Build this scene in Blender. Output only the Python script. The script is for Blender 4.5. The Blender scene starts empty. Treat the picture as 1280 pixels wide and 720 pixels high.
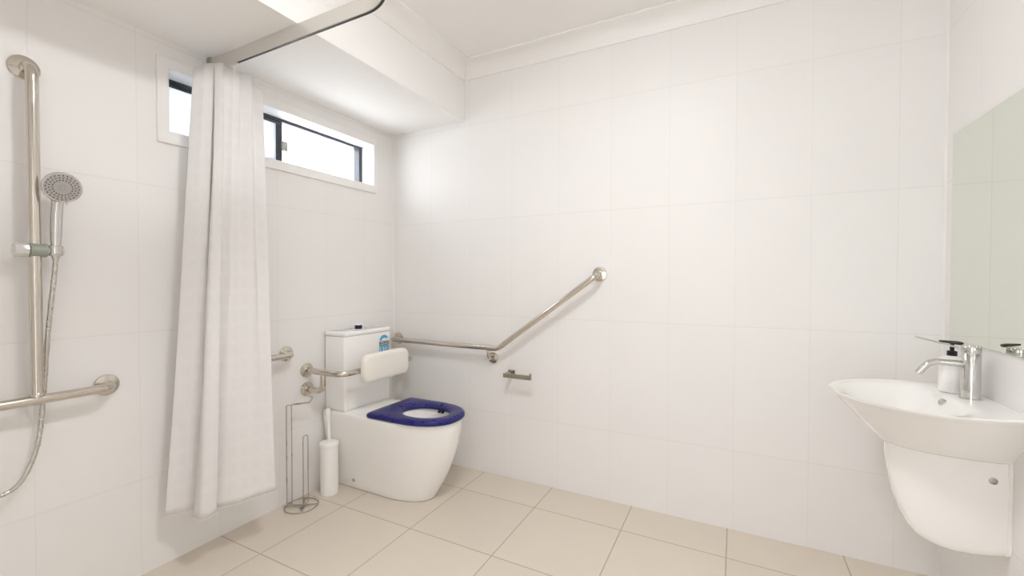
import bpy, bmesh, math, random
from mathutils import Vector, Matrix

random.seed(4)
S = bpy.context.scene
COL = S.collection
PI = math.pi

# ----------------------------------------------------------------- room figures (metres)
XL, XR = -0.01, 2.872          # faces of the two side walls
YB, YF = 0.0, -2.75            # back wall face, wall behind the photographer
ZC = 2.555                     # ceiling
BX, BZ = 0.587, 2.212          # dropped bulkhead along the window wall
WT = 0.14                      # wall thickness

# ----------------------------------------------------------------- materials
def new_mat(name):
    m = bpy.data.materials.new(name)
    m.use_nodes = True
    nt = m.node_tree
    b = nt.nodes['Principled BSDF']
    return m, nt, b


def plain(name, col, rough=0.5, metal=0.0, spec=0.5, coat=0.0, noise=0.0, nscale=20, bump=0.0, bscale=200):
    m, nt, b = new_mat(name)
    b.inputs['Base Color'].default_value = (*col, 1)
    b.inputs['Roughness'].default_value = rough
    b.inputs['Metallic'].default_value = metal
    b.inputs['Specular IOR Level'].default_value = spec
    b.inputs['Coat Weight'].default_value = coat
    b.inputs['Coat Roughness'].default_value = 0.05
    tc = nt.nodes.new('ShaderNodeTexCoord')
    if noise:
        n = nt.nodes.new('ShaderNodeTexNoise')
        n.inputs['Scale'].default_value = nscale
        n.inputs['Detail'].default_value = 3
        nt.links.new(tc.outputs['Object'], n.inputs['Vector'])
        r = nt.nodes.new('ShaderNodeMapRange')
        r.inputs['From Min'].default_value = 0.3
        r.inputs['From Max'].default_value = 0.7
        r.inputs['To Min'].default_value = max(0.0, rough - noise)
        r.inputs['To Max'].default_value = min(1.0, rough + noise)
        nt.links.new(n.outputs['Fac'], r.inputs['Value'])
        nt.links.new(r.outputs['Result'], b.inputs['Roughness'])
    if bump:
        n = nt.nodes.new('ShaderNodeTexNoise')
        n.inputs['Scale'].default_value = bscale
        nt.links.new(tc.outputs['Object'], n.inputs['Vector'])
        bp = nt.nodes.new('ShaderNodeBump')
        bp.inputs['Strength'].default_value = bump
        bp.inputs['Distance'].default_value = 0.001
        nt.links.new(n.outputs['Fac'], bp.inputs['Height'])
        nt.links.new(bp.outputs['Normal'], b.inputs['Normal'])
    return m


def tile_mat(name, axis_u, axis_v, u0, pu, v0, pv, joint, tile, grout, rough, spec=0.5, mottle=0.0, bump=0.35, soft=0.0012, vshy=0.0):
    """Tiles laid on a grid in world metres: joints at u0 + k*pu and v0 + k*pv."""
    m, nt, b = new_mat(name)
    N, Lk = nt.nodes, nt.links
    geo = N.new('ShaderNodeNewGeometry')
    sep = N.new('ShaderNodeSeparateXYZ')
    Lk.new(geo.outputs['Position'], sep.inputs[0])

    def mth(op, a, bb=None, c=None):
        n = N.new('ShaderNodeMath')
        n.operation = op
        for i, v in enumerate((a, bb, c)):
            if v is None:
                continue
            if isinstance(v, (int, float)):
                n.inputs[i].default_value = v
            else:
                Lk.new(v, n.inputs[i])
        return n.outputs[0]

    def dist(axis, o0, p):
        x = mth('SUBTRACT', sep.outputs[axis], o0 - p * 50)
        x = mth('DIVIDE', x, p)
        f = mth('FRACT', x)
        g = mth('SUBTRACT', 1.0, f)
        return mth('MULTIPLY', mth('MINIMUM', f, g), p), mth('FLOOR', x)

    du, iu = dist(axis_u, u0, pu)
    dv, iv = dist(axis_v, v0, pv)
    d = mth('MINIMUM', mth('ADD', du, vshy), dv)
    mr = N.new('ShaderNodeMapRange')
    mr.interpolation_type = 'SMOOTHSTEP'
    mr.inputs['From Min'].default_value = joint / 2
    mr.inputs['From Max'].default_value = joint / 2 + soft
    Lk.new(d, mr.inputs['Value'])
    mix = N.new('ShaderNodeMix')
    mix.data_type = 'RGBA'
    mix.inputs['A'].default_value = (*grout, 1)
    Lk.new(mr.outputs['Result'], mix.inputs['Factor'])
    # each tile a hair different in tone
    comb = N.new('ShaderNodeCombineXYZ')
    Lk.new(iu, comb.inputs[0])
    Lk.new(iv, comb.inputs[1])
    wn = N.new('ShaderNodeTexWhiteNoise')
    wn.noise_dimensions = '2D'
    Lk.new(comb.outputs[0], wn.inputs['Vector'])
    ns = N.new('ShaderNodeTexNoise')
    ns.inputs['Scale'].default_value = 8.5
    ns.inputs['Detail'].default_value = 5
    Lk.new(geo.outputs['Position'], ns.inputs['Vector'])
    v = mth('MULTIPLY_ADD', wn.outputs['Value'], 0.012 + mottle * 0.25, 0.99 - mottle * 0.5)
    v = mth('MULTIPLY_ADD', ns.outputs['Fac'], mottle, v)
    vm = N.new('ShaderNodeVectorMath')
    vm.operation = 'SCALE'
    vm.inputs[0].default_value = tile
    Lk.new(v, vm.inputs['Scale'])
    Lk.new(vm.outputs[0], mix.inputs['B'])
    Lk.new(mix.outputs['Result'], b.inputs['Base Color'])
    rr = N.new('ShaderNodeMapRange')
    rr.inputs['To Min'].default_value = 0.8
    rr.inputs['To Max'].default_value = rough
    Lk.new(mr.outputs['Result'], rr.inputs['Value'])
    Lk.new(rr.outputs['Result'], b.inputs['Roughness'])
    b.inputs['Specular IOR Level'].default_value = spec
    mh = N.new('ShaderNodeMapRange')
    mh.interpolation_type = 'SMOOTHSTEP'
    mh.inputs['From Min'].default_value = joint / 2 - 0.0005
    mh.inputs['From Max'].default_value = joint / 2 + 0.003
    Lk.new(d, mh.inputs['Value'])
    bp = N.new('ShaderNodeBump')
    bp.inputs['Strength'].default_value = bump
    bp.inputs['Distance'].default_value = 0.0015
    Lk.new(mh.outputs['Result'], bp.inputs['Height'])
    Lk.new(bp.outputs['Normal'], b.inputs['Normal'])
    return m


TILE = (0.85, 0.837, 0.826)
GROUT = (0.79, 0.775, 0.755)
M = {}
M['tile_window'] = tile_mat('wall_tile_side', 1, 2, -0.266, 0.30, 0.39, 0.60, 0.0025, TILE, GROUT, 0.42, 0.24, 0.0, 0.16, vshy=0.0007)
M['tile_back'] = tile_mat('wall_tile_back', 0, 2, 2.426, 0.30, 0.382, 0.60, 0.0025, TILE, GROUT, 0.42, 0.24, 0.0, 0.16, vshy=0.0007)
M['floor'] = tile_mat('floor_tile', 0, 1, 0.283, 0.455, -0.252, 0.4545, 0.0035, (0.71, 0.635, 0.545), (0.45, 0.39, 0.32), 0.42, 0.4, 0.05, 0.3)
M['paint'] = plain('ceiling_paint', (0.90, 0.888, 0.872), 0.7, spec=0.3, bump=0.05, bscale=300)
M['trim'] = plain('gloss_trim_paint', (0.88, 0.868, 0.85), 0.35, spec=0.4, noise=0.05)
M['reveal'] = plain('window_reveal_paint', (0.93, 0.93, 0.93), 0.4, noise=0.05)
M['chrome'] = plain('polished_chrome', (0.66, 0.65, 0.635), 0.07, 1.0, noise=0.02, nscale=40)
M['steel'] = plain('satin_stainless_steel', (0.64, 0.595, 0.53), 0.17, 1.0, noise=0.05, nscale=60)
M['steel_refl'] = plain('steel_dark_reflection', (0.40, 0.36, 0.29), 0.25, 1.0, noise=0.05, nscale=60)  # steel with the dark brownish reflection of its surroundings put into the colour
M['alu'] = plain('satin_aluminium', (0.68, 0.65, 0.61), 0.42, 0.35, noise=0.05, nscale=50)
M['wire'] = plain('brushed_wire', (0.50, 0.47, 0.44), 0.3, 1.0, noise=0.05)
M['ceramic'] = plain('glazed_ceramic', (0.92, 0.908, 0.89), 0.10, spec=0.5, coat=0.3, noise=0.02)
M['blue'] = plain('navy_seat_plastic', (0.012, 0.012, 0.15), 0.28, spec=0.4, noise=0.01)
M['navy'] = plain('navy_button_plastic', (0.006, 0.006, 0.05), 0.3, noise=0.04)
M['pad'] = plain('cream_padding', (0.89, 0.86, 0.79), 0.45, noise=0.06, bump=0.05)
M['white'] = plain('white_plastic', (0.91, 0.90, 0.88), 0.38, spec=0.35, noise=0.01)
M['black'] = plain('black_plastic', (0.008, 0.008, 0.009), 0.35, noise=0.05)
M['frame'] = plain('charcoal_window_frame', (0.035, 0.038, 0.05), 0.4, noise=0.05)
M['green'] = plain('grey_green_plastic', (0.34, 0.365, 0.315), 0.4, noise=0.05)
M['face'] = plain('grey_spray_plastic', (0.42, 0.40, 0.38), 0.4, noise=0.05)
M['hole'] = plain('dark_rubber_and_hole_shade', (0.05, 0.048, 0.045), 0.6, noise=0.05)  # rubber of the nozzles; also painted shade in the lid gap and overflow
M['hose'] = plain('metal_hose', (0.60, 0.58, 0.54), 0.25, 0.9, noise=0.08, nscale=90)
M['clear'] = plain('smoky_clear_knob', (0.72, 0.71, 0.69), 0.15, 0.35, noise=0.05)
M['water'] = plain('still_water', (0.62, 0.62, 0.60), 0.03, noise=0.01)
M['lblblue'] = plain('label_blue', (0.07, 0.40, 0.62), 0.4, noise=0.05)
M['lblwhite'] = plain('label_white', (0.82, 0.86, 0.88), 0.4, noise=0.05)
M['lbldark'] = plain('label_charcoal', (0.06, 0.075, 0.10), 0.4, noise=0.05)
M['silicone'] = plain('white_silicone', (0.84, 0.82, 0.79), 0.35, noise=0.05)

# the mirror: silvered glass with a faint green cast
M['mirror'] = plain('silvered_glass', (0.80, 0.83, 0.76), 0.01, 1.0, noise=0.003)
M['glassedge'] = plain('green_glass_edge', (0.40, 0.47, 0.41), 0.15, noise=0.03)

# frosted pane: scatters the daylight
m, nt, b = new_mat('frosted_glass')
nt.nodes.remove(b)
out = nt.nodes['Material Output']
tr = nt.nodes.new('ShaderNodeBsdfTranslucent')
tr.inputs['Color'].default_value = (0.93, 0.945, 0.96, 1)
gl = nt.nodes.new('ShaderNodeBsdfGlossy')
gl.inputs['Roughness'].default_value = 0.25
mx = nt.nodes.new('ShaderNodeMixShader')
fr = nt.nodes.new('ShaderNodeFresnel')
nn = nt.nodes.new('ShaderNodeTexNoise')
nn.inputs['Scale'].default_value = 90
bp = nt.nodes.new('ShaderNodeBump')
bp.inputs['Strength'].default_value = 0.2
bp.inputs['Distance'].default_value = 0.001
nt.links.new(nn.outputs['Fac'], bp.inputs['Height'])
nt.links.new(bp.outputs['Normal'], gl.inputs['Normal'])
nt.links.new(fr.outputs[0], mx.inputs[0])
nt.links.new(tr.outputs[0], mx.inputs[1])
nt.links.new(gl.outputs[0], mx.inputs[2])
nt.links.new(mx.outputs[0], out.inputs[0])
M['frost'] = m

# curtain: white woven cloth with a faint check
m, nt, b = new_mat('woven_curtain_cloth')
out = nt.nodes['Material Output']
uv = nt.nodes.new('ShaderNodeUVMap')
sep = nt.nodes.new('ShaderNodeSeparateXYZ')
nt.links.new(uv.outputs[0], sep.inputs[0])


def band(sock, period, width):
    a = nt.nodes.new('ShaderNodeMath'); a.operation = 'DIVIDE'; a.inputs[1].default_value = period
    nt.links.new(sock, a.inputs[0])
    f = nt.nodes.new('ShaderNodeMath'); f.operation = 'FRACT'
    nt.links.new(a.outputs[0], f.inputs[0])
    r = nt.nodes.new('ShaderNodeMath'); r.operation = 'LESS_THAN'; r.inputs[1].default_value = width
    nt.links.new(f.outputs[0], r.inputs[0])
    return r.outputs[0]


b1, b2 = band(sep.outputs[0], 0.075, 0.35), band(sep.outputs[1], 0.075, 0.35)
mxm = nt.nodes.new('ShaderNodeMath'); mxm.operation = 'MAXIMUM'
nt.links.new(b1, mxm.inputs[0]); nt.links.new(b2, mxm.inputs[1])
cm = nt.nodes.new('ShaderNodeMix'); cm.data_type = 'RGBA'
cm.inputs['A'].default_value = (0.895, 0.88, 0.875, 1)
cm.inputs['B'].default_value = (0.91, 0.895, 0.89, 1)
nt.links.new(mxm.outputs[0], cm.inputs['Factor'])
nt.links.new(cm.outputs['Result'], b.inputs['Base Color'])
b.inputs['Roughness'].default_value = 0.75
b.inputs['Specular IOR Level'].default_value = 0.2
tl = nt.nodes.new('ShaderNodeBsdfTranslucent')
nt.links.new(cm.outputs['Result'], tl.inputs['Color'])
ms = nt.nodes.new('ShaderNodeMixShader'); ms.inputs[0].default_value = 0.22
nt.links.new(b.outputs[0], ms.inputs[1]); nt.links.new(tl.outputs[0], ms.inputs[2])
nt.links.new(ms.outputs[0], out.inputs[0])
M['curtain'] = m

# lamp diffuser
m, nt, b = new_mat('lamp_diffuser')
b.inputs['Base Color'].default_value = (0.9, 0.88, 0.85, 1)
b.inputs['Emission Color'].default_value = (0.98, 0.988, 1.0, 1)
b.inputs['Emission Strength'].default_value = 82.0
M['lamp'] = m

# ----------------------------------------------------------------- mesh helpers
def obj(name, bm, mat, parent=None, angle=35, flat=False, bevel=0.0, subsurf=0):
    bmesh.ops.recalc_face_normals(bm, faces=bm.faces)
    me = bpy.data.meshes.new(name)
    bm.to_mesh(me)
    bm.free()
    me.materials.append(M[mat] if isinstance(mat, str) else mat)
    if not flat:
        for p in me.polygons:
            p.use_smooth = True
        me.set_sharp_from_angle(angle=math.radians(angle))
    o = bpy.data.objects.new(name, me)
    COL.objects.link(o)
    if parent is not None:
        o.parent = parent
        o.matrix_parent_inverse = Matrix.Translation(parent_world(parent)).inverted()
    if bevel:
        md = o.modifiers.new('bevel', 'BEVEL')
        md.width = bevel
        md.segments = 3
        md.limit_method = 'ANGLE'
    if subsurf:
        md = o.modifiers.new('sub', 'SUBSURF')
        md.levels = subsurf
        md.render_levels = subsurf
    return o


def parent_world(o):
    v = Vector(o.location) if o.type == 'EMPTY' else Vector((0, 0, 0))
    return v if o.parent is None else v + Vector((0, 0, 0))


def thing(name, label, cat, loc, group=None):
    o = bpy.data.objects.new(name, None)
    o.empty_display_size = 0.05
    COL.objects.link(o)
    o.location = loc
    o['label'] = label
    o['category'] = cat
    if group:
        o['group'] = group
    return o


def struct(name, bm, mat, parent=None, **k):
    o = obj(name, bm, mat, parent, **k)
    if parent is None:
        o['kind'] = 'structure'
    return o


def add_box(bm, x0, x1, y0, y1, z0, z1):
    vs = [bm.verts.new((x, y, z)) for x in (x0, x1) for y in (y0, y1) for z in (z0, z1)]
    for f in ((0, 1, 3, 2), (4, 6, 7, 5), (0, 4, 5, 1), (2, 3, 7, 6), (0, 2, 6, 4), (1, 5, 7, 3)):
        bm.faces.new([vs[i] for i in f])
    return bm


def box(*a):
    return add_box(bmesh.new(), *a)


def loft(bm, rings, cap0=True, cap1=True, closed=True):
    V = [[bm.verts.new(p) for p in r] for r in rings]
    n = len(V[0])
    for a, c in zip(V, V[1:]):
        for i in range(n if closed else n - 1):
            j = (i + 1) % n
            bm.faces.new((a[i], a[j], c[j], c[i]))
    if cap0:
        bm.faces.new(V[0])
    if cap1:
        bm.faces.new(list(reversed(V[-1])))
    return V


def frame_of(axis):
    a = Vector(axis).normalized()
    t = Vector((0, 0, 1)) if abs(a.z) < 0.9 else Vector((1, 0, 0))
    u = a.cross(t).normalized()
    return a, u, a.cross(u).normalized()


def add_lathe(bm, o, axis, prof, n=32, sx=1.0, sy=1.0):
    """prof: (radius, height along axis)."""
    a, u, w = frame_of(axis)
    o = Vector(o)
    rings = []
    for r, h in prof:
        r = max(r, 1e-5)
        rings.append([o + a * h + (u * math.cos(2 * PI * i / n) * sx + w * math.sin(2 * PI * i / n) * sy) * r for i in range(n)])
    loft(bm, rings)
    return bm


def lathe(o, axis, prof, n=32, **k):
    return add_lathe(bmesh.new(), o, axis, prof, n, **k)


def fillet(pts, r, seg=8):
    """Round the inner corners of a polyline."""
    P = [Vector(p) for p in pts]
    out = [P[0]]
    for i in range(1, len(P) - 1):
        a, b, c = P[i - 1], P[i], P[i + 1]
        d1, d2 = (a - b).normalized(), (c - b).normalized()
        ang = d1.angle(d2)
        rr = r[i - 1] if isinstance(r, (list, tuple)) else r
        t = min(rr / math.tan(ang / 2), (a - b).length * 0.98, (c - b).length * 0.98)
        rr = t * math.tan(ang / 2)
        cen = b + (d1 + d2).normalized() * (rr / math.sin(ang / 2))
        s, e = b + d1 * t - cen, b + d2 * t - cen
        tot = s.angle(e)
        for k in range(seg + 1):
            f = k / seg
            q = (s * math.sin((1 - f) * tot) + e * math.sin(f * tot)) / math.sin(tot)
            out.append(cen + q)
    out.append(P[-1])
    return out


def add_tube(bm, pts, r, n=16, closed=False, caps=True):
    P = [Vector(p) for p in pts]
    Q = [P[0]]
    for p in P[1:]:
        if (p - Q[-1]).length > 1e-6:
            Q.append(p)
    P = Q
    m = len(P)
    T = []
    for i in range(m):
        if closed:
            T.append((P[(i + 1) % m] - P[i - 1]).normalized())
        else:
            T.append((P[min(i + 1, m - 1)] - P[max(i - 1, 0)]).normalized())
    _, u, _ = frame_of(T[0])
    rings = []
    for i in range(m):
        u = (u - T[i] * u.dot(T[i])).normalized()
        w = T[i].cross(u)
        rr = r(i / (m - 1)) if callable(r) else r
        rings.append([P[i] + (u * math.cos(2 * PI * k / n) + w * math.sin(2 * PI * k / n)) * rr for k in range(n)])
    if closed:
        rings.append(rings[0])
        loft(bm, rings, False, False)
        bmesh.ops.remove_doubles(bm, verts=bm.verts, dist=1e-6)
    else:
        loft(bm, rings, caps, caps)
    return bm


def tube(pts, r, n=16, **k):
    return add_tube(bmesh.new(), pts, r, n, **k)


def smooth_path(pts, n=8, closed=False):
    P = [Vector(p) for p in pts]
    out = []
    m = len(P)
    rng = range(m if closed else m - 1)
    for i in rng:
        if closed:
            a, b, c, d = P[i - 1], P[i], P[(i + 1) % m], P[(i + 2) % m]
        else:
            a, b, c, d = P[max(i - 1, 0)], P[i], P[i + 1], P[min(i + 2, m - 1)]
        for k in range(n):
            t = k / n
            out.append(0.5 * ((2 * b) + (c - a) * t + (2 * a - 5 * b + 4 * c - d) * t * t + (3 * b - a - 3 * c + d) * t ** 3))
    if not closed:
        out.append(P[-1])
    return out


def rrect(w, h, r, seg=6):
    """Rounded rectangle outline in 2D, centred."""
    pts = []
    for cx, cy, a0 in ((w / 2 - r, h / 2 - r, 0), (-w / 2 + r, h / 2 - r, 90), (-w / 2 + r, -h / 2 + r, 180), (w / 2 - r, -h / 2 + r, 270)):
        for k in range(seg + 1):
            a = math.radians(a0 + 90 * k / seg)
            pts.append((cx + r * math.cos(a), cy + r * math.sin(a)))
    return pts


def sstep(a, b, x):
    t = max(0.0, min(1.0, (x - a) / (b - a)))
    return t * t * (3 - 2 * t)


FLANGE = [(0.0, 0.0), (0.0385, 0.0), (0.040, 0.002), (0.040, 0.0045), (0.038, 0.0075), (0.030, 0.010), (0.022, 0.012), (0.019, 0.013), (0.0, 0.013)]


def flange(at, axis, parent, mat='steel'):
    return obj('flange', lathe(at, axis, FLANGE, 36), mat, parent)


# ================================================================= THE ROOM
struct('floor', box(XL - WT, XR + WT, YF - WT, YB + WT, -0.08, 0.0), 'floor', flat=True)
struct('ceiling', box(XL - WT, XR + WT, YF - WT, YB + WT, ZC, ZC + 0.08), 'paint', flat=True)
struct('wall_back', box(XL - WT, XR + WT, YB, YB + WT, 0.0, ZC), 'tile_back', flat=True)
DX0, DX1, DZ = 1.62, 2.62, 2.10             # unseen doorway, added so fill light enters from behind the camera
bm = bmesh.new()
add_box(bm, XL - WT, DX0, YF - WT, YF, 0.0, ZC)
add_box(bm, DX1, XR + WT, YF - WT, YF, 0.0, ZC)
add_box(bm, DX0, DX1, YF - WT, YF, DZ, ZC)
struct('wall_front', bm, 'tile_back', flat=True)
bm = bmesh.new()
for y0, y1 in ((YF - 0.001, YF + 0.014), (YF - WT - 0.014, YF - WT + 0.001)):
    add_box(bm, DX0 - 0.06, DX0 + 0.004, y0, y1, 0.0, DZ + 0.06)
    add_box(bm, DX1 - 0.004, DX1 + 0.06, y0, y1, 0.0, DZ + 0.06)
    add_box(bm, DX0 + 0.004, DX1 - 0.004, y0, y1, DZ - 0.004, DZ + 0.06)
struct('fill_door_trim', bm, 'trim', flat=True)  # architraves of the added doorway
# unseen hall, added; its opening lets sky light fill the room from the front
HX0, HX1, HY = 0.6, 3.6, -4.5
struct('fill_hall_floor', box(HX0, HX1, HY - 0.1, YF - WT, -0.08, 0.0), 'paint', flat=True)
struct('fill_hall_ceiling', box(HX0, HX1, HY - 0.1, YF - WT, 2.5, 2.58), 'paint', flat=True)
struct('fill_hall_wall_2', box(HX0 - 0.1, HX0, HY - 0.1, YF - WT, 0.0, 2.5), 'paint', flat=True)
struct('fill_hall_wall_3', box(HX1, HX1 + 0.1, HY - 0.1, YF - WT, 0.0, 2.5), 'paint', flat=True)
bm = bmesh.new()
add_box(bm, HX0, 1.42, HY - 0.1, HY, 0.0, 2.5)
add_box(bm, 2.05, HX1, HY - 0.1, HY, 0.0, 2.5)
add_box(bm, 1.42, 2.05, HY - 0.1, HY, 1.9, 2.5)
add_box(bm, 1.42, 2.05, HY - 0.1, HY, 0.0, 1.15)
struct('fill_hall_wall_4', bm, 'paint', flat=True)
struct('wall_right', box(XR, XR + WT, YF, YB, 0.0, ZC), 'tile_window', flat=True)
WY0, WY1, WZ0, WZ1 = -1.357, -0.193, 1.828, 2.090      # clear opening of the window
bm = bmesh.new()
add_box(bm, XL - WT, XL, YF, WY0 - 0.012, 0.0, ZC)
add_box(bm, XL - WT, XL, WY1 + 0.012, YB, 0.0, ZC)
add_box(bm, XL - WT, XL, WY0 - 0.012, WY1 + 0.012, 0.0, WZ0 - 0.012)
add_box(bm, XL - WT, XL, WY0 - 0.012, WY1 + 0.012, WZ1 + 0.012, ZC)
struct('wall_left', bm, 'tile_window', flat=True)
# dropped bulkhead
struct('trim_1', box(XL, BX, YF, YB, BZ, ZC), 'paint', flat=True)


def cove(name, p0, p1, inward):
    """Cove cornice between a wall (line p0-p1 at the ceiling) and the ceiling, growing along 'inward'."""
    prof = [(0.0, 0.0), (0.088, 0.0), (0.088, -0.007)]
    for k in range(9):
        a = math.radians(90 * k / 8)
        prof.append((0.080 - 0.070 * math.sin(a) , -0.010 - 0.070 * (1 - math.cos(a))))
    prof += [(0.007, -0.090), (0.0, -0.090)]
    inw = Vector(inward)
    rings = []
    for p in (Vector(p0), Vector(p1)):
        rings.append([p + inw * a + Vector((0, 0, b_)) for a, b_ in prof])
    bm = bmesh.new()
    loft(bm, rings)
    struct(name, bm, 'trim', angle=50)


cove('trim_2', (BX, YB, ZC), (XR, YB, ZC), (0, -1, 0))
cove('trim_3', (BX, YB, ZC), (BX, YF, ZC), (1, 0, 0))
cove('trim_4', (XR, YB, ZC), (XR, YF, ZC), (-1, 0, 0))
cove('trim_5', (BX, YF, ZC), (XR, YF, ZC), (0, 1, 0))


def bead(name, x, sx, z1):
    """Silicone bead in a tiled corner."""
    r = 0.007
    sec = [(x, YB), (x + sx * r, YB), (x + sx * r * 0.55, YB - r * 0.55), (x, YB - r)]
    bm = bmesh.new()
    loft(bm, [[(a, c, z) for a, c in sec] for z in (0.0, z1)])
    struct(name, bm, 'silicone')


bead('trim_6', XL, 1, BZ)
bead('trim_7', XR, -1, ZC - 0.09)

# ----------------------------------------------------------------- window
def ring_frame(bm, x0, x1, yo0, yo1, zo0, zo1, yi0, yi1, zi0, zi1):
    o = [(yo0, zo0), (yo1, zo0), (yo1, zo1), (yo0, zo1)]
    i = [(yi0, zi0), (yi1, zi0), (yi1, zi1), (yi0, zi1)]
    vo0 = [bm.verts.new((x0, *p)) for p in o]; vi0 = [bm.verts.new((x0, *p)) for p in i]
    vo1 = [bm.verts.new((x1, *p)) for p in o]; vi1 = [bm.verts.new((x1, *p)) for p in i]
    for k in range(4):
        j = (k + 1) % 4
        bm.faces.new((vo0[k], vo0[j], vi0[j], vi0[k]))
        bm.faces.new((vo1[k], vi1[k], vi1[j], vo1[j]))
        bm.faces.new((vo0[k], vo1[k], vo1[j], vo0[j]))
        bm.faces.new((vi0[k], vi0[j], vi1[j], vi1[k]))
    return bm


win = thing('window_1', 'long narrow high window with charcoal sliding frame and frosted pane', 'window', (XL, (WY0 + WY1) / 2, WZ0))
win['kind'] = 'structure'
del win['category']
obj('architrave', ring_frame(bmesh.new(), XL - 0.002, XL + 0.012, WY0 - 0.042, WY1 + 0.026, WZ0 - 0.050, WZ1 + 0.044, WY0, WY1, WZ0, WZ1), 'trim', win, flat=True, bevel=0.002)
obj('reveal', ring_frame(bmesh.new(), XL - WT - 0.01, XL - 0.001, WY0 - 0.011, WY1 + 0.011, WZ0 - 0.011, WZ1 + 0.011, WY0, WY1, WZ0, WZ1), 'reveal', win, flat=True)
FX0, FX1 = XL - 0.145, XL - 0.094
MY = -0.786
obj('frame', ring_frame(bmesh.new(), FX0, FX1, WY0 + 0.0005, WY1 - 0.0005, WZ0 + 0.0005, WZ1 - 0.0005, WY0 + 0.03, WY1 - 0.026, WZ0 + 0.018, WZ1 - 0.016), 'frame', win, flat=True, bevel=0.001)
ff = obj('fixed_pane', box(FX0 + 0.010, FX0 + 0.014, WY0 + 0.028, MY + 0.02, WZ0 + 0.016, WZ1 - 0.014), 'frost', win, flat=True)
obj('mullion', box(FX0 + 0.004, FX0 + 0.022, MY - 0.012, MY + 0.022, WZ0 + 0.017, WZ1 - 0.015), 'frame', win, flat=True, bevel=0.001)
sx0, sx1 = FX0 + 0.026, FX0 + 0.046
sash = obj('sash', ring_frame(bmesh.new(), sx0, sx1, WY0 + 0.0305, MY + 0.02, WZ0 + 0.0185, WZ1 - 0.0165, WY0 + 0.045, MY - 0.012, WZ0 + 0.029, WZ1 - 0.030), 'frame', win, flat=True, bevel=0.001)
# (the sliding leaf is drawn back over the fixed half, so the other half stands open)
obj('sash_pane', box(sx0 + 0.008, sx0 + 0.012, WY0 + 0.043, MY - 0.010, WZ0 + 0.027, WZ1 - 0.028), 'frost', sash, flat=True)
bm = box(sx1 - 0.002, sx1 + 0.012, MY + 0.012, MY + 0.047, WZ0 + 0.090, WZ0 + 0.142)
lt = obj('latch', bm, 'face', sash, flat=True, bevel=0.003)
bm = lathe((sx1 + 0.011, MY + 0.03, WZ0 + 0.104), (1, 0, 0), [(0.0, 0), (0.005, 0), (0.004, 0.003), (0, 0.003)], 14)
add_lathe(bm, (sx1 + 0.011, MY + 0.03, WZ0 + 0.128), (1, 0, 0), [(0.0, 0), (0.005, 0), (0.004, 0.003), (0, 0.003)], 14)
obj('latch_screw', bm, 'chrome', sash)

# ================================================================= CURTAIN TRACK
TY = -1.188
tz0, tz1 = 2.146, 2.205
trk = thing('curtain_track', 'curved satin aluminium curtain track carrying the white shower curtain', 'curtain track', (XL, TY, tz0))
path = fillet([(XL + 0.018, TY, 0), (1.160, TY, 0), (1.160, YF, 0)], 0.20, 18)


def sweep_rect(path, w, z0, z1, off=0.0):
    rings = []
    for i, p in enumerate(path):
        t = (path[min(i + 1, len(path) - 1)] - path[max(i - 1, 0)]).normalized()
        s = Vector((-t.y, t.x, 0))
        rings.append([(p.x + s.x * a, p.y + s.y * a, z) for a, z in ((-w / 2 + off, z0), (w / 2 + off, z0), (w / 2 + off, z1), (-w / 2 + off, z1))])
    bm = bmesh.new()
    loft(bm, rings)
    return bm


obj('track_rail', sweep_rect(path, 0.014, tz0, tz1), 'alu', trk, angle=50, bevel=0.002)
obj('track_slot', sweep_rect(fillet([(0.20, TY, 0), (1.160, TY, 0), (1.160, YF + 0.01, 0)], 0.20, 18), 0.009, tz0 - 0.0015, tz0 + 0.001), 'black', trk, angle=50)
obj('end_cap', box(XL, XL + 0.024, TY - 0.016, TY + 0.016, tz0 - 0.002, tz1 + 0.002), 'green', trk, flat=True, bevel=0.003)
hb = bmesh.new()
add_lathe(hb, (1.160, -2.05, tz1 - 0.004), (0, 0, 1), [(0, 0), (0.006, 0), (0.006, ZC - tz1 - 0.006), (0.022, ZC - tz1 - 0.004), (0.022, ZC - tz1 + 0.004), (0, ZC - tz1 + 0.004)], 20)
obj('hanger', hb, 'alu', trk)

# ----------------------------------------------------------------- shower curtain
B = [(.255, -1.065), (.245, -1.12), (.240, -1.17), (.230, -1.222), (.208, -1.262), (.180, -1.290), (.213, -1.304), (.226, -1.338), (.202, -1.366), (.150, -1.345), (.150, -1.22), (.135, -1.14), (.120, -1.20), (.122, -1.305), (.110, -1.345), (.092, -1.385), (.070, -1.420)]
T = [(.186, -1.070), (.170, -1.100), (.184, -1.128), (.160, -1.156), (.178, -1.184), (.158, -1.206), (.168, -1.230), (.154, -1.250), (.142, -1.244), (.132, -1.20), (.120, -1.14), (.110, -1.17), (.115, -1.215), (.128, -1.238), (.132, -1.256), (.118, -1.280), (.085, -1.302)]
Bs = smooth_path([(x, y, 0) for x, y in B], 12)
Ts = smooth_path([(x, y, 0) for x, y in T], 12)
nu, nv = len(Bs), 60
cur = thing('shower_curtain', 'white woven shower curtain gathered in folds in front of the window', 'curtain', (0.1, TY, 0.2))
bm = bmesh.new()
uvl = bm.loops.layers.uv.new('UVMap')
ulen = [0.0]
for i in range(1, nu):
    ulen.append(ulen[-1] + (Bs[i] - Bs[i - 1]).length * 1.5)
grid = []
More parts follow.
